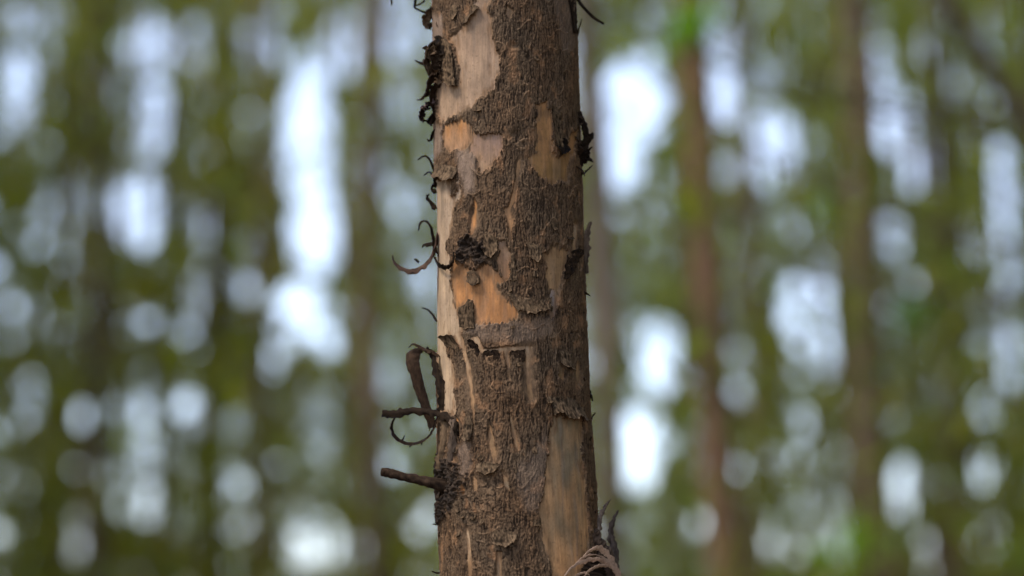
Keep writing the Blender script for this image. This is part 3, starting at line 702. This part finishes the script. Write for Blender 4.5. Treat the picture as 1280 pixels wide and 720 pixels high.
# x in the photograph at y=360, distance (m), trunk diameter, lean (dx per m), trunk colour, leaf colour, leaf weight, label
TREES = [
 (885, 10.2, .150, -.045, RED, OLV, .25, 'slim reddish brown blurred trunk with a bright green sprig beside it'),
 (757, 9.6, .125, -.02, GRY, PAL, .2, 'pale grey blurred trunk half hidden behind the peeling trunk'),
 (458, 12.8, .145, -.012, BRN, OLV, .5, 'straight brown blurred trunk beside the pale peeled strip'),
 (1083, 12.0, .185, -.05, BRN, OLV, .8, 'thick leaning brown blurred trunk with a low green sprig'),
 (940, 15.5, .15, -.03, BRN, OLV, .7, 'narrow brown blurred trunk close behind the reddish one'),
 (330, 17.5, .13, .0, BRN, YEL, 1.2, 'slim olive brown blurred trunk below a yellow green crown'),
 (130, 16.0, .16, .02, DKB, OLV, 1.0, 'dark blurred trunk with dense deep green leaves'),
 (205, 19.0, .17, .01, BRN, DRK, 1.0, 'slim brown blurred trunk between dark green and yellow green crowns'), (62, 20.0, .15, .025, BRN, DRK, 1.1, 'thin blurred trunk rising from dull dark green undergrowth'), (285, 20.0, .16, .0, DKB, YEL, 3.2, 'blurred tree with yellow green leaves filling a gap'),
 (1190, 16.5, .19, -.03, DKB, OLV, 1.0, 'dark olive blurred trunk behind the thick leaning brown one'), (1240, 23.0, .17, -.02, DKB, DRK, 1.0, 'blurred dark tree below the long drooping branch'), (1010, 24.0, .16, -.02, BRN, OLV, 1.2, 'blurred olive tree between the narrow and thick brown trunks'),
 (1130, 30.0, .17, -.01, BRN, DRK, 1.3, None), (30, 29.0, .17, .01, DKB, OLV, 1.3, None), (448, 31.0, .16, .0, BRN, PAL, 1.0, None), (515, 27.0, .16, .0, BRN, PAL, 1.6, None),
 (170, 34.0, .17, .01, BRN, OLV, 1.3, None), (845, 28.0, .16, .0, BRN, PAL, 1.5, None), (690, 22.0, .16, .0, BRN, PAL, 1.0, 'blurred tree hidden behind the peeling trunk'), (600, 33.0, .16, .0, BRN, OLV, 1.0, None),
 (975, 38.0, .17, .0, BRN, PAL, 1.4, None), (1210, 36.0, .17, .0, BRN, OLV, 1.3, None), (250, 40.0, .18, .0, BRN, OLV, 1.3, None), (90, 42.0, .18, .0, BRN, DRK, 1.3, None),
 (318, 44.0, .18, .0, BRN, PAL, 1.2, None), (470, 46.0, .18, .0, BRN, OLV, 1.2, None), (728, 42.0, .18, .0, BRN, PAL, 1.3, None), (858, 47.0, .18, .0, BRN, PAL, 1.3, None), (1060, 45.0, .18, .0, BRN, OLV, 1.3, None),
 (1330, 7.5, .15, -.02, DKB, OLV, 1.2, 'blurred tree out at the side with one long drooping branch'), (1380, 24.0, .17, 0, DKB, DRK, 1.3, 'blurred tree past the one with the drooping branch'), (-60, 18.0, .17, 0, DKB, DRK, 1.2, 'blurred dark green tree whose leaves edge into view'), (-90, 31.0, .17, 0, DKB, OLV, 1.2, None),
 (1290, 31.0, .17, 0, BRN, DRK, 1.2, None),
 (98, 18.5, .13, 0.020, BRN, OLV, .5, 'thin brown blurred stem crowded by the dark trunk with deep green leaves'), (268, 19.5, .13, 0.000, BRN, OLV, .5, 'thin blurred stem running through the yellow green leaves'), (430, 22.5, .12, -0.010, BRN, PAL, .5, 'thin blurred stem close beside the straight brown trunk'), (848, 26.0, .15, -0.010, BRN, PAL, .5, None), (1046, 18.5, .13, -0.030, BRN, OLV, .5, 'thin blurred stem touching the thick leaning brown trunk'), (1158, 19.0, .13, -0.020, BRN, OLV, .5, 'thin blurred stem close to the dark olive trunk'), (1272, 25.4, .15, -0.020, DKB, DRK, .5, None), (555, 25.6, .15, 0.000, BRN, PAL, .5, None),
]
def tube(C, rad, K=10, wob=.06, seed=0):
    n = len(C)
    T = np.gradient(C, axis=0); T /= np.linalg.norm(T, axis=1)[:, None] + 1e-9
    B = np.cross(T, np.array((.13, .97, .2))); B /= np.linalg.norm(B, axis=1)[:, None] + 1e-9
    N = np.cross(T, B)
    I, A = np.meshgrid(np.arange(n), np.linspace(0, 2 * math.pi, K, endpoint=False), indexing='ij')
    nn = perlin(A / 6.2832 * 4 + 20, I / 2.0 + 4, seed, 4)
    R = rad[:, None] * (1 + wob * nn)
    vv = C[:, None] + R[..., None] * (np.cos(A)[..., None] * B[:, None] + np.sin(A)[..., None] * N[:, None])
    f = [(i * K + j, i * K + (j + 1) % K, (i + 1) * K + (j + 1) % K, (i + 1) * K + j) for i in range(n - 1) for j in range(K)]
    return vv.reshape(-1, 3), np.array(f), nn.reshape(-1)

def leaves(name, P, length, tint, rng, parent, spread=.25):
    """long drooping leaves at points P"""
    n = len(P)
    az = rng.random(n) * 2 * np.pi; dr = rng.normal(-.95, .45, n)
    a = np.stack([np.cos(az) * np.cos(dr), np.sin(az) * np.cos(dr), np.sin(dr)], -1)
    r = rng.normal(size=(n, 3)); b = np.cross(a, r); b /= np.linalg.norm(b, axis=1)[:, None]
    L = length * rng.uniform(.6, 1.25, n)[:, None]
    P = P - a * L * .5
    v0 = P; tip = P + a * L; m = P + a * L * .42
    bend = np.cross(a, b) * L * rng.uniform(-.1, .1, n)[:, None]
    v1 = m + b * L * .11 + bend; v2 = m - b * L * .11 + bend
    V = np.stack([v0, v1, tip, v2], 1).reshape(-1, 3)
    f = np.arange(n * 4).reshape(n, 4)
    c = np.array(tint) * rng.uniform(1 - spread * 2, 1 + spread * 2, n)[:, None] * rng.uniform(.85, 1.15, (n, 3))
    return put_under(mesh_object(name, V, f, M_LEAF, None, False, np.clip(np.repeat(c, 4, 0), .008, .6)), parent)

N_TRY = 820000
rng = np.random.default_rng(21)
lx = rng.uniform(-160, 1440, N_TRY); ly = rng.uniform(-170, 800, N_TRY)
tX = np.array([t[0] for t in TREES], float); tD = np.array([t[1] for t in TREES]); tW = np.array([t[6] for t in TREES])
mper = tD / F
off = np.abs(lx[:, None] - tX[None]) * mper[None]                 # metres from each trunk
tW = tW * np.interp(tD, [11, 15, 20, 26], [.04, .25, .6, 1.0])       # the near stems are bare up to the crown
wgt = tW[None] * np.exp(-(off / 1.6) ** 2) * (tD[None] / 25.0) ** -0.3
cum = np.cumsum(wgt, 1); tot = cum[:, -1]
pick = (rng.random(N_TRY) * tot)[:, None] < cum
own = pick.argmax(1)
cl = .8 * perlin(lx / 46 + own * 7.3, ly / 70 + own * 3.1, 81) + .9 * perlin(lx / 24 + own * 5.3, ly / 28, 82)
keep = rng.random(N_TRY) < (1 - sky_map(lx, ly)) * np.clip(.45 + 3.0 * (cl - .03), 0.015, 1) * np.clip(tot * .9, 0, 1)
lx, ly, own = lx[keep], ly[keep], own[keep]

for ti, (tx, td, dia, lean, tcol, lcol, lw, label) in enumerate(TREES):
    p0 = ray_point(tx, 360, td)
    bx = p0[0] - lean * p0[2]
    t = empty('plantation_tree', (bx, td, 0))
    hgt = 15 + 4 * random.random()
    far = label is None
    if far:
        tag(t, 'slim plantation tree blurred among others behind the peeling trunk' if td < 25 else 'distant plantation tree reduced to hazy green and brown blur', 'tree',
            'blurred trees of the plantation' if td < 25 else 'far trees of the plantation')
    else:
        tag(t, label, 'tree', 'blurred trees of the plantation')
    zs = np.linspace(-.1, hgt, 34)
    wv = .03 * np.sin(zs * .9 + ti) + .02 * np.sin(zs * 2.1 + ti * 2)
    wv = wv - np.interp(p0[2], zs, wv)
    C = np.stack([bx + lean * zs + wv, td + .02 * zs * math.sin(ti), zs], -1)
    rad = dia / 2 * (1 - .75 * np.clip(zs / hgt, 0, 1) ** 1.1) * (1 + .25 * np.exp(-np.clip(zs, 0, 9) / .25)) * 1.08
    vv, f, nn = tube(C, rad, 14, .1, ti)
    pal = np.clip(nn * 2.2 - .5, 0, .7)[:, None]
    put_under(mesh_object('trunk', vv, f, M_FARBARK, None, True, np.array(tcol) * (1 - pal) + np.array((.22, .14, .085)) * pal), t)
    mine = own == ti
    n = int(mine.sum())
    rr_ = np.random.default_rng(500 + ti)
    if n > 3:
        dd = td + rr_.normal(0, .8, n)
        a_, b_ = (lx[mine] - 640) / F, (360 - ly[mine]) / F
        k = dd / (CP - b_ * SP)
        P = np.stack([a_ * k, dd, CAM_H + k * (SP + b_ * CP)], -1)
        P[:, 2] = np.maximum(P[:, 2], .3)
        # the crown above the view
        m = 500
        zt = rr_.uniform(min(CAM_H + td * .30, hgt), hgt + .6, m)
        ang = rr_.random(m) * 6.283; q = np.abs(rr_.normal(0, .9, m))
        cx = bx + lean * zt
        P = np.vstack([P, np.stack([cx + q * np.cos(ang), td + q * np.sin(ang), zt], -1)])
        leaves('crown', P, .11 + .0012 * td, lcol, rr_, t)
        # limbs from the trunk out into the crown
        for j in range(9 if td < 25 else 5):
            tgt = P[rr_.integers(0, n)]
            z0 = max(.6, tgt[2] - rr_.uniform(.3, .9))
            st = np.array([np.interp(z0, zs, C[:, 0]), np.interp(z0, zs, C[:, 1]), z0])
            mid = (st + tgt) / 2 + np.array([0, 0, -.12])
            Cb = smooth_path([st, mid, tgt], 9)
            vb, fb, _ = tube(Cb, np.linspace(.012, .003, 9), 6, .1, ti + j)
            put_under(mesh_object('limb', vb, fb, M_FARBARK, None, True, np.tile(np.array(DKB), (len(vb), 1))), t)
    if tx == 1330:
        pts = [ray_point(x, y, td - .3) for x, y in ((1335, 250), (1290, 165), (1255, 110), (1215, 50), (1190, 5), (1160, -50))]
        vb, fb, _ = tube(smooth_path(pts, 24), np.linspace(.034, .018, 24), 8, .1, 9)
        put_under(mesh_object('drooping_branch', vb, fb, M_FARBARK, None, True, np.tile(np.array(DKB), (len(vb), 1))), t)
    # bright young shoots
    for sx, sy, spx, nlf in {885: [(850, 40, 22, 42), (872, 18, 18, 24)], 1083: [(1070, 676, 34, 52), (1020, 692, 14, 16), (1018, 255, 16, 16), (1140, 388, 24, 36)], 1190: [(1262, 690, 20, 22)], 940: [(985, 250, 12, 12)]}.get(tx, []):
        c0 = ray_point(sx, sy, td - .25)
        P = c0 + rr_.normal(0, 1, (nlf, 3)) * np.array([spx, spx, spx * .8]) * td / F * .55
        st = np.array([np.interp(c0[2] - .1, zs, C[:, 0]), td, c0[2] - .1])
        vb, fb, _ = tube(smooth_path([st, (st + c0) / 2 + [0, 0, .02], c0], 8), np.linspace(.006, .002, 8), 6, .05, 3)
        shoot = put_under(mesh_object('leafy_shoot', vb, fb, M_FARBARK, None, True, np.tile(np.array(DKB), (len(vb), 1))), t)
        shoot['label'] = 'sprig of fresh bright green leaves'
        for pt in P:
            lf = leaves('leaf', pt[None], .13, BRT if sy != 388 else (.07, .19, .04), rr_, t, .12)
            lf.parent = shoot
            lf.matrix_parent_inverse.translation = (0, 0, 0)
# the crown of the peeling tree, high above the view
rr_ = np.random.default_rng(77)
m = 2600
zt = rr_.uniform(8.5, 15.2, m); ang = rr_.random(m) * 6.283; q = np.abs(rr_.normal(0, .8, m))
P = np.stack([axis_at(Z1)[0] - .026 * (zt - Z1) + q * np.cos(ang), D + q * np.sin(ang), zt], -1)
leaves('crown', P, .15, OLV, rr_, tree)

# ---------------------------------------------------------------- the plantation round about, out of the frame
sources = [o for o in COL.objects if o.name.startswith('plantation_tree') and 15 < o.location.y < 36]
sources = sorted(sources, key=lambda o: -max([len(c.data.polygons) for c in o.children if c.name.startswith('crown')] + [0]))[:9]
rs = random.Random(5)
spots = []
for gx_ in np.arange(-12.5, 13, 3.0):
    for gy_ in np.arange(-5, 13, 2.8):
        x = gx_ + rs.uniform(-.5, .5); y = gy_ + rs.uniform(-.5, .5)
        if abs(x) < .27 * max(y, 0) + 1.8 or (y < -1 and abs(x) < 4.5): continue       # the view and a gap behind it
        if x < 0 and y < 4.5 and x > -8: continue                                     # trees left out to let more light in from the left
        spots.append((x, y))
for gy_ in np.arange(13, 44, 4.2):                                                   # rows going on past both sides of the view
    for k in range(4):
        for sg in (-1, 1):
            y = gy_ + rs.uniform(-1.5, 1.5)
            spots.append((sg * (.25 * y + 3.0 + k * 3.0 + rs.uniform(-.8, .8)), y))
for x, y in spots:
    src = rs.choice(sources)
    r = src.copy(); COL.objects.link(r); r.location = (x, y, 0); r.rotation_euler = (0, 0, rs.uniform(0, 6.28))
    tag(r, 'plantation tree among the rows surrounding the peeling trunk', 'tree', 'trees standing round the peeling trunk')
    for ch in src.children:
        if ch.name.split('.')[0] in ('trunk', 'crown'):
            c = ch.copy(); COL.objects.link(c); c.parent = r
            c.matrix_parent_inverse = ch.matrix_parent_inverse.copy()
